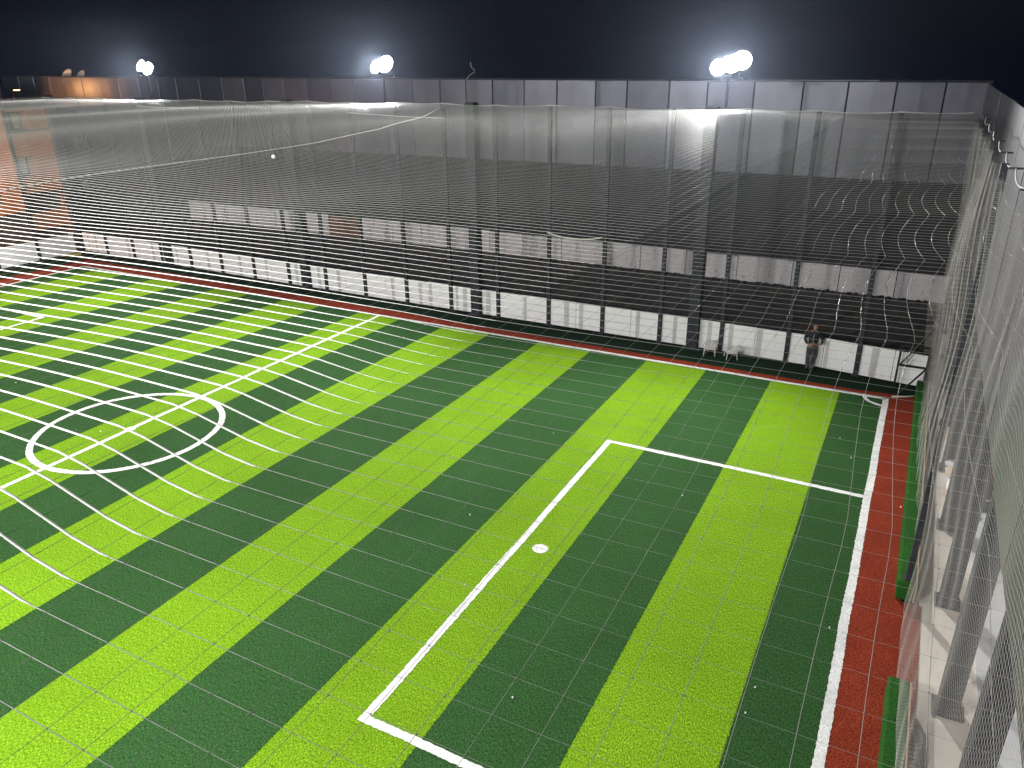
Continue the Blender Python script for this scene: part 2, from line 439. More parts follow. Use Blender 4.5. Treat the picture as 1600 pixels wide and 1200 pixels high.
dk = MB().box(-40, 22.65, 0, 0.25, 0, 5.35).build('dark_wall', M['dark_wall']); dk.location = (0, 13.95, 0)
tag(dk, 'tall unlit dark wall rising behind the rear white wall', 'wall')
hd = empty('hoarding', (0, PY, 5.3)); tag(hd, 'long grey sheet metal hoarding above the dark rear wall', 'hoarding')
x = 22.75; k = 0
ztop = lambda x: 9.52 + (22.75-x)*0.0042
while x > -46:
    wd = random.choice((1.75, 1.95, 2.0, 2.25)); x2 = x-wd
    tlt = random.uniform(-0.012, 0.012); zt = ztop(x)-5.3
    g = 0.012; n_ = 4
    mb = MB()
    # a sheet with slightly rolled vertical edges and a little dishing
    prof = [(x2+g, 0.03), (x2+g+0.03, 0.0), (x2+wd*.5, -0.012+tlt), (x-g-0.03, tlt*2), (x-g, 0.03+tlt*2)]
    for (xa, ya), (xb, yb) in zip(prof, prof[1:]):
        mb.quad((xa, ya, 0), (xb, yb, 0), (xb, yb+tlt, zt), (xa, ya+tlt, zt))
    mb.quad((x2+g, 0.06, 0), (x-g, 0.06, 0), (x-g, 0.06, zt), (x2+g, 0.06, zt))
    mb.quad((x2+g, 0.03, zt), (x-g, 0.03, zt), (x-g, 0.06, zt), (x2+g, 0.06, zt))
    mb.build('sheet_panel', random.choice(M['clad']), hd)
    x = x2; k += 1
MB().tube([(22.75, 0.12, ztop(22.75)-5.3+0.05), (-46, 0.12, ztop(-46)-5.3+0.05)], 0.05, 8).build('top_rail', M['post'], hd)
MB().tube([(18.3, -0.03, ztop(18)-5.3+0.06), (11.2, -0.03, ztop(11)-5.3+0.06)], 0.025, 8).build('conduit', M['galv'], hd)
MB().box(-46, 22.75, 0.08, 0.12, 0.3, 0.42).build('back_rail', M['post'], hd)

# right hand hoarding on its pillars
RX = 22.58
hr = empty('hoarding', (RX, 0, 4.7)); tag(hr, 'grey sheet metal hoarding running along the right side above the yard', 'hoarding')
y = 13.7
while y > -20:
    wd = random.choice((1.8, 2.0, 2.2)); t0 = random.uniform(-0.012, 0.012)
    mb = MB(); y2 = y-wd; zt = 9.5-4.7+random.uniform(-0.01, 0.01)
    mb.box(-0.02+t0, 0.02+t0, y2+0.012, y-0.012, 0, zt); mb.build('sheet_panel', random.choice(M['clad_dark']), hr)
    y = y2
MB().box(0.035, 0.08, -20, 13.7, 4.55, 4.65).build('back_rail', M['post'], hr)
PILY = [-17.25, -14.03, -10.8, -7.6, -4.4, -1.2, 2.0, 5.2, 8.4, 11.6]
nm = ['nearest', 'second nearest', 'third nearest', 'fourth nearest', 'fifth nearest', 'sixth nearest', 'fourth farthest', 'third farthest', 'second farthest', 'farthest']
for yy, q in zip(PILY, nm):
    t = empty('yard_pillar', (RX+0.24, yy, 0)); tag(t, 'dark steel pillar in the right hand yard behind the side net, %s of its row' % q, 'pillar', 'pillars of the right hand yard')
    MB().box(-0.16, 0.16, -0.19, 0.19, 0, 9.3 if yy > -14.1 else 9.3).build('shaft', M['post'], t, bevel=0.01)
    MB().box(-0.24, 0.24, -0.25, 0.25, 0.001, 0.025).build('base_plate', M['post'], t)
yw = MB().box(24.43, 24.7, -34, 13.6, 0, 8.0).build('yard_wall', M['dark_wall']); tag(yw, 'dark wall closing the yard on the far right', 'wall')
sl = MB().box(23.3, 24.42, -16, -1.0, -0.01, 0.02).build('pale_slab', M['slab']); tag(sl, 'pale grey concrete slab on the yard floor', kind='structure')

# stacked materials in the yard
def bag(x, y, z, sx, sy, sz, rz, mat, label, name='cement_bag', cat='bag'):
    mb = MB(); nx = 8; ny = 6
    for s_ in (1, -1):
        b0 = len(mb.v)
        for i in range(nx+1):
            for j in range(ny+1):
                u = i/nx*2-1; v = j/ny*2-1
                h = (max(0, 1-abs(u)**3)*max(0, 1-abs(v)**3))**0.5
                px = u*sx/2*(1-0.06*(1-h)); mb.v.append((px, v*sy/2, sz/2+s_*sz/2*h+0.006*math.sin(9*u+5*v+x)*h))
        for i in range(nx):
            for j in range(ny):
                a = b0+i*(ny+1)+j; f = (a, a+ny+1, a+ny+2, a+1)
                mb.f.append(f if s_ > 0 else f[::-1])
    o = mb.build(name, mat, smooth=True); o.location = (x, y, z); o.rotation_euler = (0, 0, rz)
    tag(o, label, cat, 'bags and blocks piled in the right hand yard'); return o
cols = ['whitish', 'greyish', 'cream', 'pale', 'dusty white']
mats = [M['curtain'], M['plaster_pale'], M['wall_white'], M['slab'], M['plaster_pale']]
rows = [(-3.0, 'farthest'), (-3.75, 'second farthest'), (-4.5, 'middle'), (-5.25, 'second nearest'), (-6.0, 'nearest')]
for i, (yy, q) in enumerate(rows):
    for lv in range(2):
        bag(23.15+random.uniform(-.04, .04), yy, lv*0.2+0.001, 0.95, 0.66, 0.21, random.uniform(-.08, .08), mats[(i+lv) % 5],
            '%s cement bag, %s of the %s stack behind the side net' % (cols[(i+lv) % 5], 'bottom' if lv == 0 else 'top', q))
for i, (xx, yy, q) in enumerate(((23.2, -6.75, 'lying flat'), (23.72, -3.4, 'farther'), (23.78, -4.6, 'nearer'))):
    o = MB().box(-0.2, 0.2, -0.12, 0.12, 0, 0.2).build('brick_block', M['brick'], bevel=0.015); o.location = (xx, yy, 0.022); o.rotation_euler = (0, 0, 0.4*i-0.3)
    tag(o, 'reddish hollow block %s beside the cement bags' % q, 'block', 'reddish blocks in the right hand yard')
o = MB().box(-0.07, 0.07, -1.1, 1.1, 0, 0.5).build('red_board', M['brick'], bevel=0.01); o.location = (24.3, -10.4, 0.022); o.rotation_euler = (0, R(-8), 0)
tag(o, 'reddish board leaning against the dark yard wall', 'board')

# turf covered low kerb walls on the right edge
def kerb(y0, y1, label):
    t = empty('turf_kerb', (22.0, y1, 0)); tag(t, label, 'kerb', 'turf covered kerbs by the right border')
    pts = [(-0.17, 0.0), (0.17, 0.0), (0.17, y0-y1), (-0.17, y0-y1)]
    MB().prism(pts, -0.004, 0.45).build('turf_cover', M['kerb_turf'], t, bevel=0.035)
    MB().box(0.175, 0.20, -0.0, y0-y1, 0, 0.43).build('side_board', M['wood'], t)
kerb(1.1, -11.15, 'long green turf covered kerb beyond the gap in the right border')
kerb(-14.15, -27.5, 'near green turf covered kerb at the bottom right, on the camera side of the gap')
# slim post standing on the end of the far kerb
t = empty('fence_post', (22.02, -10.95, 0.45)); tag(t, 'slim dark post standing on the end of the turf kerb', 'post')
MB().box(-0.055, 0.055, -0.075, 0.075, 0, NETZ-0.5).build('shaft', M['post'], t); MB().box(-0.1, 0.1, -0.11, 0.11, 0, 0.015).build('base_plate', M['post'], t)
t = empty('fence_post', (22.2, 1.42, 0)); tag(t, 'dark corner post where the far wall meets the side net', 'post')
MB().box(-0.075, 0.075, -0.075, 0.075, 0, NETZ).build('shaft', M['post'], t); MB().box(-0.13, 0.13, -0.13, 0.13, 0.001, 0.02).build('base_plate', M['post'], t)

# ------------------------------------------------------------------ nets
def smooth(a, b, x):
    t = min(1, max(0, (x-a)/(b-a))); return t*t*(3-2*t)
NX0, NX1, NY0, NY1 = -24.7, 21.9, -28.2, 2.25
CELL = 0.152
def net_pt(x, y):
    z = NETZ + 0.022*math.sin(x*0.9+0.6*math.sin(y*0.5)) + 0.018*math.sin(y*0.7+x*0.23)
    z += 0.03*math.sin(x*0.31+1.0)*smooth(2, -4, y)*smooth(-28, -22, y)
    # crease in the net along the light boundary
    near = smooth(-21.5, -25.5, y)
    z += near*0.13*(1-smooth(17.75, 18.45, x))*smooth(14.5, 17.3, x)
    e = smooth(17.0, NX1, x)
    ph = (y+0.4)/2.35
    sca = abs(math.sin(math.pi*ph))
    xx = x - e*e*0.13*sca*smooth(-27, -18, y); z -= e*e*0.03*sca
    z -= 0.05*smooth(0.8, 0.0, abs(y-NY1)) * abs(math.sin(math.pi*(x-19.86)/2.476))
    return (xx, y, z)
LIT_EDGE = 18.46  # where the glaring cords end and the dim ones begin
def x_radius(x, y):
    # glare put into cord thickness: swollen on the left, thin on the dim right
    far = smooth(-24.6, -15.5, y)
    thin = 0.00048+0.00085*far if x <= LIT_EDGE else 0.00055+0.0012*far
    fade = 1-far*(0.42*smooth(6, LIT_EDGE, x)*(1 if x <= LIT_EDGE else 0))
    return thin*fade + (0.0046*(1-smooth(18.40-7.5*smooth(-24.3, -19.5, y), 18.50, x))*(1-0.75*far*smooth(4, 17, x)) + 0.0013*(1-smooth(18.5, 20.4, x)))*(1-far)
def tri_tube(mb, pts, rads):
    n0 = len(mb.v); m = len(pts)
    for i, p in enumerate(pts):
        a = pts[max(i-1, 0)]; b = pts[min(i+1, m-1)]
        tx, ty = b[0]-a[0], b[1]-a[1]; l = math.hypot(tx, ty) or 1; ux, uy = ty/l, -tx/l; r = rads[i]
        for k in range(4):
            an = math.pi/2*k; cu = math.cos(an)*r; cv = math.sin(an)*r
            mb.v.append((p[0]+ux*cu, p[1]+uy*cu, p[2]+cv))
    for i in range(m-1):
        for k in range(4):
            a = n0+i*4+k; b = n0+i*4+(k+1) % 4; mb.f.append((a, b, b+4, a+4))
net = empty('ceiling_net', (0, 0, NETZ)); tag(net, 'wide part of the white ceiling net stretched flat over most of the pitch, near cords thickened for glare', 'net')
net_dim = empty('ceiling_net', (20, 0, NETZ)); tag(net_dim, 'narrow right hand part of the ceiling net above the goal line, cords greyed and thinned to look unlit', 'net')
mbx, mby, mbx2, mby2 = MB(), MB(), MB(), MB()
ys = []; y = NY1
while y > NY0: ys.append(y); y -= CELL*0.97
for y in ys:
    xs = []; x = NX0
    while x < NX1:
        xs.append(x); x += (0.16 if x > 14 and y < -18 else 0.3 if x > 10 else 0.55)
    xs.append(NX1)
    for mb_, sel, o_ in ((mbx, [x for x in xs if x < LIT_EDGE]+[LIT_EDGE], 0), (mbx2, [LIT_EDGE]+[x for x in xs if x > LIT_EDGE], 20)):
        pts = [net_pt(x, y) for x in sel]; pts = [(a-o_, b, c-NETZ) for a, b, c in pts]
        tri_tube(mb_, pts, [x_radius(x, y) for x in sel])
xs = []; x = NX1
while x > NX0: xs.append(x); x -= CELL
for x in xs:
    yy = []; y = NY0
    while y < NY1:
        yy.append(y); y += (0.2 if (x > 12 and y < -16) else 0.3 if x > 16 else 0.6)
    yy.append(NY1)
    o_ = 20 if x > LIT_EDGE else 0
    pts = [net_pt(x, y) for y in yy]; pts = [(a-o_, b, c-NETZ) for a, b, c in pts]
    tri_tube(mby2 if x > LIT_EDGE else mby, pts, [0.0010]*len(yy))
mbx.build('long_cords', M['cord'], net, smooth=True); mby.build('cross_cords', M['cord_dim'], net, smooth=True)
mbx2.build('long_cords', M['cord_dim'], net_dim, smooth=True); mby2.build('cross_cords', M['cord_dim'], net_dim, smooth=True)
# knots near the camera
kn = MB()
for x in xs:
    if x < 14.5: continue
    for y in ys:
        if y > -19.5: continue
        if random.random() < 0.8:
            px, py, pz = net_pt(x, y); s = 0.0021
            kn.box(px-s, px+s, py-s, py+s, pz-NETZ-s*.7, pz-NETZ+s*.7)
kn.build('knots', M['cord_dim'], net)
er = [net_pt(NX0+(NX1-NX0)*i/160, NY1) for i in range(161)]
MB().tube([(a, b, c-NETZ) for a, b, c in er], 0.011, 5).build('edge_rope', M['rope'], net)
# stray rope pieces laid over the net
def rope(path, r, name, label, dz=0.02):
    pts = []
    for i in range(len(path)-1):
        a, b = path[i], path[i+1]; nn = max(2, int(math.hypot(b[0]-a[0], b[1]-a[1])/0.25))
        for k in range(nn):
            x = a[0]+(b[0]-a[0])*k/nn; y = a[1]+(b[1]-a[1])*k/nn; q = net_pt(x, y); pts.append((q[0], q[1], q[2]+dz))
    o = MB().tube(pts, r, 5).build(name, M['rope']); tag(o, label, 'rope', 'ropes lying on the ceiling net'); return o
rope([(9.5, -21.0), (9.2, -19.0), (9.05, -16), (8.85, -13), (8.2, -9.8), (6.2, -4.9), (3.4, 1.05)], 0.007, 'rope', 'long white rope lying diagonally across the ceiling net')
rope([(3.0, -4.7), (5, -4.9), (7.5, -5.25)], 0.008, 'rope', 'short white rope on the net below the middle floodlight')
rope([(-9.75, -3.1), (-7, -3.5), (-5.1, -3.7)], 0.009, 'rope', 'short white rope on the net below the left floodlight')
q = net_pt(9.94, -15.44)
o = MB().lathe([(0.0001, -.035), (0.022, -.028), (0.035, 0), (0.022, .028), (0.0001, .035)], 14).build('small_ball', M['paper'], smooth=True)
o.location = (q[0], q[1], q[2]+0.035); tag(o, 'small white ball lying on the ceiling net', 'ball')

# side net, hanging in folds on the right
SX = 21.97
def side_pt(y, z):
    k = z/NETZ
    amp = 0.008+0.055*smooth(-13, 0.5, y)
    x = SX + amp*math.sin(y*5.1+1.3*math.sin(y*1.1)+0.7*z*0.2) + 0.02*smooth(-13, -2, y)*math.sin(y*13+z*1.8)
    x += 0.05*math.sin(z*1.3+y*0.6)
    zz = z - 0.13*abs(math.sin(math.pi*(y+0.4)/2.35))*k
    return (x + 0.08*(1-k), y + 0.04*math.sin(z*2+y*3), max(0.02, zz))
sn = empty('side_net', (SX, 0, 0)); tag(sn, 'grey hanging net gathered in folds along the right side', 'net')
def vtube(mb, pts, r):
    n0 = len(mb.v); m = len(pts)
    for p in pts:
        for k in range(3):
            a = 2*math.pi*k/3+0.5; mb.v.append((p[0]+math.cos(a)*r, p[1]+math.sin(a)*r, p[2]))
    for i in range(m-1):
        for k in range(3):
            a = n0+i*3+k; b = n0+i*3+(k+1) % 3; mb.f.append((a, b, b+3, a+3))
mbv, mbh = MB(), MB()
y = 1.4
while y > -27.5:
    pts = [side_pt(y, z*0.4) for z in range(23)]; pts = [(a-SX, b, c) for a, b, c in pts]
    vtube(mbv, pts, 0.00085); y -= 0.075
z = 0.06
while z < NETZ:
    pts = []; y = 1.4
    while y > -27.5: a, b, c = side_pt(y, z); pts.append((a-SX, b, c)); y -= 0.18
    tri_tube(mbh, pts, [0.00085]*len(pts)); z += 0.075
mbv.build('hanging_cords', M['cord_side'], sn); mbh.build('level_cords', M['cord_side'], sn)
# scalloped top rope with hooks
pts = []; y = 1.4
while y > -27.5:
    s = abs(math.sin(math.pi*(y+0.4)/2.35)); pts.append((0.12-0.04*s, y, NETZ+0.02-0.085*s)); y -= 0.1
MB().tube(pts, 0.010, 6).build('top_rope', M['rope'], sn)
y = -0.4
while y > -27: MB().box(0.02, 0.22, y-0.015, y+0.015, NETZ-0.0, NETZ+0.03).build('hook', M['post'], sn); y -= 2.35

# fine diamond net hanging behind the far posts
fn = MB()
def fine_line(x0, z0, x1, z1):
    fn.quad((x0, wall_y(x0)+0.1, z0), (x1, wall_y(x1)+0.1, z1), (x1, wall_y(x1)+0.1, z1+0.0045), (x0, wall_y(x0)+0.1, z0+0.0045))
H0, H1 = 1.2, NETZ-0.05; h = H1-H0
x = NX0-h
while x < 22.1:
    for a, b in (((x, H0), (x+h, H1)), ((x, H1), (x+h, H0))):
        (xa, za), (xb, zb) = a, b
        if xa < NX0: t_ = (NX0-xa)/(xb-xa); za += (zb-za)*t_; xa = NX0
        if xb > 22.1: t_ = (22.1-xa)/(xb-xa); zb = za+(zb-za)*t_; xb = 22.1
        if xb > xa:
            m_ = 6
            for i in range(m_):
                u0, u1 = i/m_, (i+1)/m_
                fine_line(xa+(xb-xa)*u0, za+(zb-za)*u0, xa+(xb-xa)*u1, za+(zb-za)*u1)
    x += 0.14
o = fn.build('back_net', M['cord_fine']); tag(o, 'fine dark diamond mesh net hanging between the far fence posts', 'net')

# white hose sagging between two far posts
pts = []
for i in range(25):
    u = i/24; x = 7.45+2.4*u; pts.append((x, wall_y(x)-0.12, 4.05-0.16*4*u*(1-u)))
o = MB().tube(pts, 0.035, 8).build('white_hose', M['plastic'], smooth=True); tag(o, 'white hose sagging between two posts of the far fence', 'hose')
# bent wire above the hoarding
o = MB().tube([(-3.3, PY, 9.62), (-3.1, PY, 9.85), (-2.76, PY, 10.02), (-2.72, PY, 10.12), (-2.95, PY, 10.3), (-2.99, PY, 10.55)], 0.022, 6).build('bent_wire', M['galv'])
tag(o, 'bent piece of wire sticking up above the grey hoarding', 'wire')

# ------------------------------------------------------------------ floodlights
def floodlight(loc, heads, label, power, aim, base_z):
    x, y, z = loc
    t = empty('floodlight', (x, y, base_z)); tag(t, label, 'floodlight', 'floodlights over the pitch')
    H = z-base_z
    MB().tube([(0, 0.06, 0), (0, 0.06, H-0.42)], 0.05, 10).build('pole', M['post'], t)
    MB().box(-0.55, 0.55, 0.02, 0.10, H-0.42, H-0.34).build('crossbar', M['post'], t)
    d = (Vector(aim)-Vector(loc)).normalized()
    for hx, hz, s, yaw in heads:
        Mh = Matrix.Translation((hx, -0.05, H+hz)) @ Matrix.Rotation(math.atan2(d.x, -d.y)*0.6+yaw, 4, 'Z') @ Matrix.Rotation(R(-24 if d.y < 0 else -24), 4, 'X')
        if d.y > 0: Mh = Matrix.Translation((hx, 0.05, H+hz)) @ Matrix.Rotation(math.pi+yaw, 4, 'Z') @ Matrix.Rotation(R(-24), 4, 'X')
        hd_ = MB().lathe([(0.001, 0.0), (s*.47, 0.0), (s*.48, -0.03), (s*.30, -0.10), (0.001, -0.11)], 28, Mh @ Matrix.Rotation(R(90), 4, 'X')).build('lamp_head', M['post'], t, smooth=True)
        MB().lathe([(0.001, 0.02), (s*.36, 0.02), (s*.44, 0.012), (s*.44, 0.0)], 28, Mh @ Matrix.Rotation(R(90), 4, 'X')).build('lens', M['lens'], hd_)
        fins = MB()
        for k in range(7): fins.box(-s*.24+k*s*.08, -s*.24+k*s*.08+0.012, 0.112, 0.16, -s*.2, s*.2, Mh)
        fins.build('cooling_fins', M['post'], hd_)
        MB().tube([(hx*0.8, 0.06, H-0.36), (hx, 0.06, H+hz-0.05)], 0.018, 6).build('bracket', M['post'], hd_)
    ld = bpy.data.lights.new('flood_beam', 'SPOT'); ld.energy = power; ld.spot_size = R(172 if d.y > 0 else 150); ld.spot_blend = 0.45 if d.y > 0 else 1.0
    ld.shadow_soft_size = 0.3; ld.color = (1.0, 0.985, 0.96)
    lo = bpy.data.objects.new('flood_beam', ld); C.objects.link(lo)
    lo.location = (x, y+(-0.45 if d.y < 0 else 0.45), z+0.05)
    lo.rotation_euler = d.to_track_quat('-Z', 'Y').to_euler()
    return t
lab = ['twin white floodlight on the far fence, rightmost and brightest of the three',
       'twin white floodlight on the far fence, middle of the three',
       'twin white floodlight on the far fence, leftmost and smallest of the three']
HD = [[(-0.34, 0.0, 0.66, -0.1), (0.12, 0.10, 0.70, 0.05), (0.42, 0.20, 0.74, 0.15)], [(-0.28, 0.0, 0.62, -0.1), (0.22, 0.10, 0.78, 0.1)], [(-0.24, 0.08, 0.66, -0.1), (0.26, -0.06, 0.7, 0.12)]]
for p, lb, h_ in zip(FAR_LAMPS, lab, HD):
    floodlight(p, h_, lb, FLOOD_FAR, (p[0], -23, 0), NETZ+0.02)
for p, q in zip(NEAR_LAMPS, ('right', 'middle', 'left')):
    floodlight(p, HD[1], 'twin floodlight on a tall mast on the near side of the pitch, %s one' % q, FLOOD_NEAR, (p[0], -9, 0), 0.0)

# ------------------------------------------------------------------ things by the far wall
def chair(x, y, rz, label):
    t = empty('plastic_chair', (x, y, 0), rz); t.scale = (0.95, 0.95, 0.58); tag(t, label, 'chair', 'white plastic chairs by the far wall')
    MB().prism([(-.22, -.2), (.22, -.2), (.2, .2), (-.2, .2)], 0.42, 0.45).build('seat', M['plastic'], t, bevel=0.01)
    for sx in (-1, 1):
        for sy in (-1, 1):
            MB().tube([(sx*.23, sy*.22, 0.0), (sx*.19, sy*.18, 0.42)], [0.018, 0.026], 6).build('leg', M['plastic'], t)
        MB().tube([(sx*.22, -.18, 0.44), (sx*.25, -.2, 0.62), (sx*.25, .17, 0.66)], 0.02, 6).build('armrest', M['plastic'], t)
    bk = MB()
    for k in range(5):
        a = -0.2+k*0.1; bk.tube([(a*0.9, .19, 0.45), (a, .25, 0.66), (a*0.95, .28, 0.84-abs(a)*.3)], 0.02, 6)
    bk.tube([(-.2, .27, 0.77), (-.1, .285, 0.83), (.1, .285, 0.83), (.2, .27, 0.77)], 0.028, 6)
    bk.build('backrest', M['plastic'], t)
chair(14.62, 1.62, R(10), 'low white plastic chair by the far wall, next to the thick pillar')
chair(15.45, 1.55, R(-65), 'low white plastic chair by the far wall, turned sideways, nearer the person')
# black steel frame in the corner
t = empty('steel_frame', (21.6, 1.3, 0)); tag(t, 'black steel frame with diagonal bars standing in the far right corner', 'frame')
for sx, nme in ((-0.44, 'upright'), (0.44, 'upright')):
    MB().box(sx-0.035, sx+0.035, -0.035, 0.035, 0, 1.5).build(nme, M['black'], t)
MB().box(-0.40, 0.40, -0.03, 0.03, 0.78, 0.85).build('crossbar', M['black'], t)
MB().box(-0.47, 0.47, -0.03, 0.03, 1.505, 1.56).build('crossbar', M['black'], t)
MB().tube([(-0.40, -0.06, 0.82), (0.42, -0.06, 2.25)], 0.034, 6).build('diagonal_bar', M['black'], t)
MB().tube([(0.42, -0.06, 0.80), (-0.25, -0.65, 0.03)], 0.034, 6).build('diagonal_bar', M['black'], t)
o = MB().tube([(21.15, 0.22, 0.03), (21.6, 0.42, 0.035), (22.0, 0.75, 0.03)], 0.028, 8).build('white_pipe', M['plastic'], smooth=True); tag(o, 'thin white pipe lying on the red border in front of the steel frame', 'pipe')
o = MB().box(-0.55, 0.55, -0.12, 0.12, 0, 0.08).build('yellow_plank', M['yellow'], bevel=0.01); o.location = (-24.2, 1.45, 0.0); o.rotation_euler = (0, 0, R(55))
tag(o, 'yellow plank lying in the far left corner', 'plank')

# litter on the pitch
LIT = [(12.1, -7.35, 'on the dark stripe left of the penalty box corner'), (12.13, -12.45, 'on the dark stripe level with the penalty spot'),
       (17.6, -4.31, 'on the lime stripe nearest the right goal line'), (19.95, -3.77, 'on the last dark stripe below the corner arc'),
       (16.66, -9.13, 'inside the penalty box near its far line'), (20.73, -12.77, 'right beside the goal line'),
       (21.77, -7.19, 'on the red border beside the turf kerb'), (-0.67, -13.57, 'inside the centre circle'),
       (-7.07, -12.35, 'at the left edge, on a dark stripe beyond the centre circle'), (20.38, -4.95, 'on the last dark stripe beyond the penalty box line'),
       (13.47, -14.93, 'just outside the penalty box line'), (19.73, -15.07, 'low in the right hand dark stripe, farther of two'), (19.7, -15.75, 'low in the right hand dark stripe, nearer of two'),
       (15.9, -17.3, 'on the dark stripe in the near half of the penalty box')]
for i, (x, y, q) in enumerate(LIT):
    s = random.uniform(0.018, 0.034); mb = MB()
    a = [random.uniform(0.6, 1.1) for _ in range(6)]
    pts = [(s*a[k]*math.cos(k*math.pi/3), s*0.6*a[k]*math.sin(k*math.pi/3)) for k in range(6)]
    n0 = len(mb.v); mb.v += [(px, py, 0.012+0.012*((k*7) % 3)) for k, (px, py) in enumerate(pts)] + [(px*.8, py*.8, 0.002) for px, py in pts]+[(0, 0, 0.045)]
    for k in range(6):
        j = (k+1) % 6; mb.f += [(n0+k, n0+j, n0+12), (n0+6+k, n0+6+j, n0+j, n0+k)]
    o = mb.build('paper_scrap', M['paper']); o.location = (x, y, 0.004); o.rotation_euler = (0, 0, random.uniform(0, 3))
    tag(o, 'tiny white paper scrap ' + q, 'litter', 'white scraps on the turf')

# ------------------------------------------------------------------ person
def skin_mesh(name, chains, mat, parent=None, levels=2):
    """chains: list of lists of ((x,y,z), r); a chain whose first entry is an int starts at that vertex index"""
    vs, rs, es = [], [], []
    for ch in chains:
        prev = None
        for it in ch:
            if isinstance(it, int): prev = it; continue
            vs.append(it[0]); rs.append(it[1]); i = len(vs)-1
            if prev is not None: es.append((prev, i))
            prev = i
    me = bpy.data.meshes.new(name+'_rig'); me.from_pydata(vs, es, []); me.update()
    o = bpy.data.objects.new(name+'_rig', me); C.objects.link(o)
    sk = o.modifiers.new('skin', 'SKIN'); sk.use_smooth_shade = True
    for i, r_ in enumerate(rs):
        d_ = me.skin_vertices[0].data[i]; d_.radius = r_ if isinstance(r_, tuple) else (r_, r_)
    me.skin_vertices[0].data[0].use_root = True
    sb = o.modifiers.new('sub', 'SUBSURF'); sb.levels = levels; sb.render_levels = levels
    bpy.context.view_layer.update()
    dg = bpy.context.evaluated_depsgraph_get()
    m2 = bpy.data.meshes.new_from_object(o.evaluated_get(dg)); m2.name = name
    bpy.data.objects.remove(o)
    m2.materials.clear(); m2.materials.append(mat)
    for p_ in m2.polygons: p_.use_smooth = True
    r = bpy.data.objects.new(name, m2); C.objects.link(r)
    if parent: r.parent = parent
    return r
skin_m = noisy('skin', (0.32, 0.17, 0.11), (0.40, 0.22, 0.15), 6, 0.55)
jacket_m = noisy('black_jacket', (0.010, 0.011, 0.015), (0.022, 0.023, 0.03), 9, 0.75)
trous_m = noisy('grey_trousers', (0.035, 0.035, 0.042), (0.06, 0.06, 0.07), 9, 0.85)
hair_m = noisy('dark_hair', (0.008, 0.007, 0.006), (0.02, 0.017, 0.015), 20, 0.6)
shoe_m = noisy('dark_shoe', (0.015, 0.015, 0.017), (0.03, 0.03, 0.034), 8, 0.5)
# local frame: facing -y, x to image right; leaning slightly back on the wall
person = empty('person', (18.28, 1.80, 0.0), R(8)); tag(person, 'person in a black jacket and grey trousers leaning against the white wall', 'person')
body = []
body.append([((0, 0.02, 0.90), 0.13), ((0, 0.05, 1.06), 0.125), ((0, 0.06, 1.22), 0.145), ((0, 0.04, 1.36), 0.12), ((0.015, 0.015, 1.44), 0.062), ((0.02, -0.005, 1.50), 0.058)])
body.append([5, ((0.03, -0.02, 1.56), (0.080, 0.088)), ((0.035, -0.02, 1.63), (0.084, 0.096)), ((0.038, -0.012, 1.69), (0.060, 0.072))])
body.append([0, ((-0.09, 0.0, 0.84), 0.088), ((-0.10, -0.05, 0.48), 0.062), ((-0.09, -0.04, 0.09), 0.042), ((-0.10, -0.14, 0.045), 0.036), ((-0.105, -0.20, 0.035), 0.026)])
body.append([0, ((0.09, 0.0, 0.84), 0.088), ((0.07, -0.07, 0.48), 0.062), ((0.03, -0.08, 0.09), 0.042), ((0.03, -0.18, 0.045), 0.036), ((0.03, -0.24, 0.035), 0.026)])
body.append([3, ((-0.19, 0.03, 1.36), 0.062), ((-0.27, 0.04, 1.10), 0.046), ((-0.17, -0.16, 0.98), 0.034), ((-0.12, -0.20, 0.97), (0.018, 0.036))])
body.append([3, ((0.19, 0.03, 1.36), 0.062), ((0.31, 0.02, 1.12), 0.046), ((0.27, -0.19, 1.02), 0.034), ((0.24, -0.25, 1.03), (0.018, 0.036))])
b_ = skin_mesh('body', body, skin_m, person)
# hands: palm with five fingers each, one small mesh joined to the wrist
def hand(base, d, side, label=None):
    d = Vector(d).normalized(); up = Vector((0, 0, 1)); s_ = d.cross(up).normalized(); up = s_.cross(d)
    b = Vector(base); ch = [[(tuple(b), (0.022, 0.030)), (tuple(b+d*0.05), (0.017, 0.040)), (tuple(b+d*0.085), (0.014, 0.038))]]
    for k, ln in enumerate((0.066, 0.075, 0.070, 0.055)):
        o_ = (k-1.5)*0.020; p0 = b+d*0.088+up*o_
        p1 = p0+d*ln*.5+s_*side*0.012; p2 = p0+d*ln*.85+s_*side*0.035
        ch.append([2, (tuple(p0), 0.0095), (tuple(p1), 0.0085), (tuple(p2), 0.007)])
    ch.append([1, (tuple(b+d*0.05+up*0.045+s_*side*0.01), 0.010), (tuple(b+d*0.085+up*0.062+s_*side*0.025), 0.008)])
    return skin_mesh('hand', ch, skin_m, person, 1)
hand((-0.125, -0.195, 0.97), (0.8, -0.5, -0.1), -1)
hand((0.245, -0.24, 1.03), (-0.55, -0.8, 0.25), 1)
jk = []
jk.append([((0, 0.03, 0.86), (0.175, 0.135)), ((0, 0.05, 1.04), (0.165, 0.14)), ((0, 0.06, 1.22), (0.195, 0.155)), ((0, 0.045, 1.37), (0.15, 0.12)), ((0.01, 0.02, 1.435), 0.082)])
jk.append([3, ((-0.20, 0.03, 1.365), 0.085), ((-0.285, 0.04, 1.10), 0.068), ((-0.20, -0.12, 1.0), 0.05), ((-0.175, -0.155, 0.985), 0.046)])
jk.append([3, ((0.20, 0.03, 1.365), 0.085), ((0.325, 0.02, 1.12), 0.068), ((0.29, -0.14, 1.03), 0.05), ((0.275, -0.175, 1.022), 0.046)])
jk_o = skin_mesh('jacket', jk, jacket_m, person)
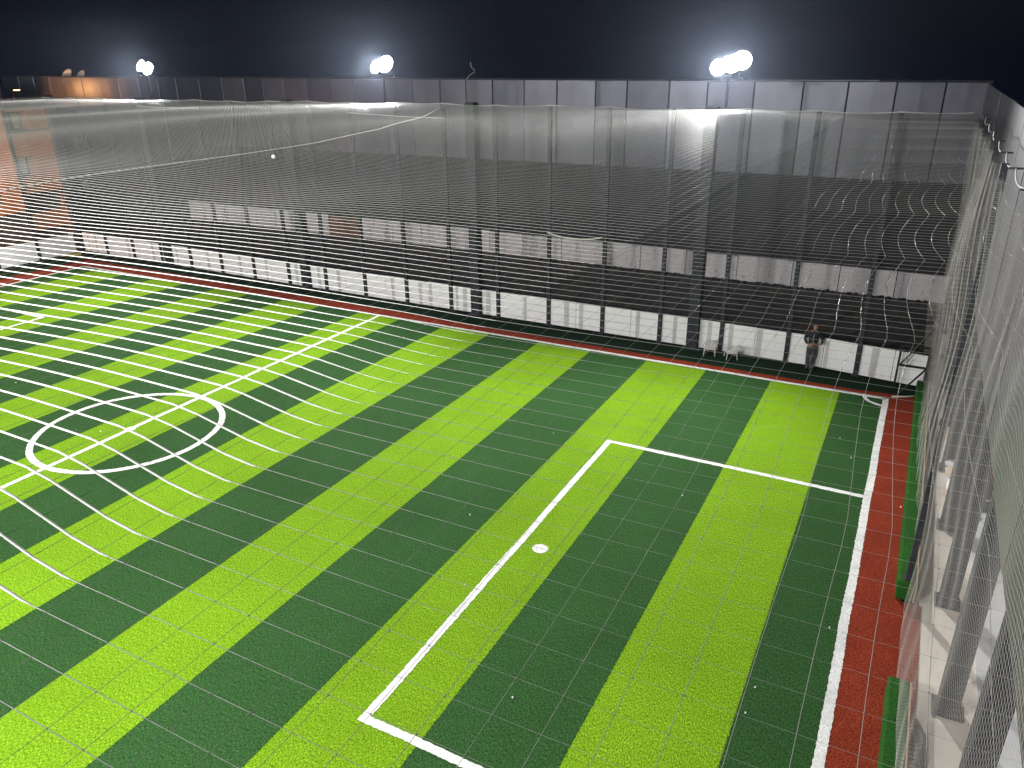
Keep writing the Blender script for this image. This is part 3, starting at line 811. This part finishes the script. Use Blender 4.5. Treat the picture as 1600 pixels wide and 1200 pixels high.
tr = [[((0, 0.02, 0.93), (0.155, 0.13)), ((0, 0.015, 0.86), (0.15, 0.13))],
      [1, ((-0.092, 0.0, 0.76), 0.108), ((-0.102, -0.05, 0.48), 0.084), ((-0.092, -0.045, 0.12), 0.070), ((-0.092, -0.05, 0.05), 0.072)],
      [1, ((0.092, 0.0, 0.76), 0.108), ((0.072, -0.07, 0.48), 0.084), ((0.035, -0.085, 0.12), 0.070), ((0.034, -0.09, 0.05), 0.072)]]
skin_mesh('trousers', tr, trous_m, person)
skin_mesh('hair', [[((0.035, 0.02, 1.60), (0.088, 0.075)), ((0.038, 0.008, 1.675), (0.088, 0.098)), ((0.04, 0.0, 1.715), (0.06, 0.07))]], hair_m, person)
for sx, yy in ((-0.105, -0.10), (0.03, -0.14)):
    skin_mesh('shoe', [[((sx, yy+0.07, 0.045), (0.045, 0.044)), ((sx, yy-0.03, 0.045), (0.05, 0.042)), ((sx, yy-0.13, 0.036), (0.046, 0.032))]], shoe_m, person, 1)
MB().box(-0.006, 0.006, -0.155, -0.135, 0.92, 1.36).build('zip', M['plastic'], jk_o)
ft = MB()
for ex in (-0.022, 0.088): ft.box(ex-0.012, ex+0.012, -0.122, -0.105, 1.618, 1.632)
ft.box(0.008, 0.058, -0.117, -0.10, 1.552, 1.560); ft.build('eyes_and_mouth', hair_m, person)
MB().tube([(0.033, -0.10, 1.61), (0.033, -0.135, 1.585), (0.033, -0.11, 1.578)], [0.008, 0.014, 0.012], 6).build('nose', skin_m, person)
for sx in (-1, 1): MB().lathe([(0.001, -.012), (0.026, -0.006), (0.03, 0.004), (0.001, 0.012)], 10, Matrix.Translation((0.035+sx*0.088, -0.01, 1.605)) @ Matrix.Rotation(R(90), 4, 'Y')).build('ear', skin_m, person)

# ------------------------------------------------------------------ buildings beyond the left end
BX = -27.6
bd = empty('apartment_building', (BX, 0, 0)); tag(bd, 'orange lit apartment block behind the left end of the pitch', 'building')
def bb(name, mat, x0, x1, y0, y1, z0, z1, parent=None):
    return MB().box(x0, x1, y0, y1, z0, z1).build(name, mat, parent or bd)
# right bay with loggias, left bay plain
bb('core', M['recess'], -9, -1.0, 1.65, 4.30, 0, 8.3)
bb('side_wall', M['plaster'], -9, 0, 4.30, 4.40, 0, 8.3)
for z0, z1 in ((1.15, 2.2), (3.4, 4.35), (5.55, 6.95), (8.12, 8.3)):
    bb('parapet', M['plaster'], -0.98, 0, 1.65, 4.295, z0, z1)
bb('slab', M['roof'], -0.98, 0.12, 1.65, 4.40, 6.955, 7.03)
bb('slab', M['roof'], -0.98, 0.05, 1.65, 4.40, 3.32, 3.395)
for z0, z1, y0, y1 in ((7.05, 7.95, 1.72, 2.25), (7.1, 8.0, 2.45, 2.95), (4.42, 5.5, 1.75, 2.1), (4.45, 5.5, 2.2, 2.72)):
    f_ = bb('window_frame', M['plaster_pale'], -0.99, -0.93, y0, y1, z0, z1)
    bb('window_pane', M['curtain'], -0.925, -0.915, y0+0.06, y1-0.06, z0+0.06, z1-0.06, f_)
bb('bay_wall', M['plaster'], -0.95, -0.20, 3.0, 4.295, 7.04, 8.1)
bb('bay_wall', M['plaster'], -0.95, -0.15, 2.8, 4.295, 4.36, 5.54)
bb('drainpipe', M['roof'], 0.0, 0.12, 1.35, 1.55, 0, 8.3)
bb('plain_bay', M['plaster'], -9, 0.25, -12, 1.3, 2.42, 8.3)
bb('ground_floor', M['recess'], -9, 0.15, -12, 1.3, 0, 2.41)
for yy in (-1.2, -4.2, -7.4):
    for z0 in (3.2, 6.0):
        f_ = bb('window_frame', M['plaster_pale'], 0.255, 0.30, yy, yy+1.1, z0, z0+1.3)
        bb('window_pane', M['glass'], 0.305, 0.312, yy+0.08, yy+1.02, z0+0.08, z0+1.22, f_)
bb('roof', M['roof'], -9.2, 0.35, -12.2, 4.5, 8.305, 8.45)
bb('roof_house', M['roof'], -8, -2.5, -9, 3.2, 8.455, 9.75)
bb('roof_ledge', M['plaster_pale'], -6.0, -5.6, -8, 2.5, 9.76, 9.84)
# darker house further back
d2 = empty('dark_house', (-32.2, 9.2, 0)); tag(d2, 'dark grey house with two small pale windows behind the orange block', 'building')
bb('wall', M['dark_wall'], -4.5, 5.2, 0, 6, 0, 7.6, d2)
for x0, x1, z0, z1 in ((-1.4, -0.35, 5.2, 6.05), (0.1, 0.5, 5.2, 6.05), (-1.2, -0.4, 2.2, 3.0)):
    f_ = bb('window_frame', M['plaster_pale'], x0, x1, -0.05, -0.001, z0, z1, d2)
    bb('window_pane', M['curtain'], x0+0.06, x1-0.06, -0.06, -0.051, z0+0.06, z1-0.06, f_)
bb('roof', M['roof'], -4.7, 5.4, -0.2, 6.2, 7.605, 7.75, d2)
def dish(x, y, z, r, label):
    t = empty('satellite_dish', (x, y, z)); tag(t, label, 'satellite dish', 'satellite dishes on the roof')
    Mx = Matrix.Translation((0, 0, 0.45)) @ Matrix.Rotation(R(55), 4, 'X')
    prof = [(0.001, -0.12*r), (r*.5, -0.09*r), (r*.8, 0.02*r), (r, 0.14*r), (r*.97, 0.17*r), (r*.78, 0.05*r), (r*.5, -0.05*r), (0.001, -0.08*r)]
    MB().lathe(prof, 20, Mx).build('reflector', M['plastic'], t, smooth=True)
    MB().tube([(0, 0.05, 0), (0, 0.05, 0.42)], 0.03, 6).build('mount', M['post'], t)
    MB().tube([(0, -0.02, 0.25), (0, -r*0.75, 0.75)], 0.015, 6).build('feed_arm', M['post'], t)
dish(-39.9, 14.3, 9.45, 0.55, 'larger white satellite dish at the left end of the hoarding')
dish(-38.2, 14.3, 9.45, 0.42, 'smaller white satellite dish beside the larger one')

# sodium street lamps that light the houses on the left
def street_lamp(x, y, h, energy, label, arm):
    t = empty('street_lamp', (x, y, 0)); tag(t, label, 'street lamp', 'orange street lamps beyond the left end')
    MB().tube([(0, 0, 0), (0, 0, h)], [0.08, 0.05], 10).build('pole', M['post'], t)
    MB().tube([(0, 0, h), (arm*.4, 0, h+0.25), (arm, 0, h+0.3)], 0.035, 8).build('arm', M['post'], t)
    hd_ = MB().box(arm-0.3, arm+0.3, -0.12, 0.12, h+0.27, h+0.38).build('lamp_head', M['post'], t, bevel=0.02)
    MB().box(arm-0.24, arm+0.24, -0.09, 0.09, h+0.24, h+0.265).build('lens', M['sodium'], hd_)
    ld = bpy.data.lights.new('street_light', 'SPOT'); ld.energy = energy; ld.color = (1.0, 0.45, 0.14); ld.shadow_soft_size = 0.15
    ld.spot_size = R(170); ld.spot_blend = 0.6
    lo = bpy.data.objects.new('street_light', ld); C.objects.link(lo); lo.location = (x+arm, y, h+0.2)
    lo.rotation_euler = (0, R(52), 0) if arm < 0 else (Vector((1.0, 3.0, 0.05))).to_track_quat('-Z', 'Y').to_euler()
    if arm > 0: ld.spot_size = R(125); lo.location.y += 0.3
street_lamp(-25.6, -5.5, 8.0, 6500, 'orange street lamp beside the apartment block', -0.5)
street_lamp(-41.4, 10.6, 8.7, 700, 'orange street lamp behind the apartment block', 0.6)

# ------------------------------------------------------------------ haze added for a soft glow round the lamps
hm = bpy.data.materials.new('glow_haze'); hm.use_nodes = True; nt_ = hm.node_tree
for n_ in list(nt_.nodes):
    if n_.type != 'OUTPUT_MATERIAL': nt_.nodes.remove(n_)
pv = nt_.nodes.new('ShaderNodeVolumePrincipled'); pv.inputs['Density'].default_value = 0.00022; pv.inputs['Anisotropy'].default_value = 0.85
pv.inputs['Color'].default_value = (0.62, 0.74, 1.0, 1)
nt_.links.new(pv.outputs[0], nt_.nodes['Material Output'].inputs['Volume'])
hz = MB().box(-58, 40, -45, 40, -1.1, 12.2).build('haze', hm); hz['kind'] = 'stuff'
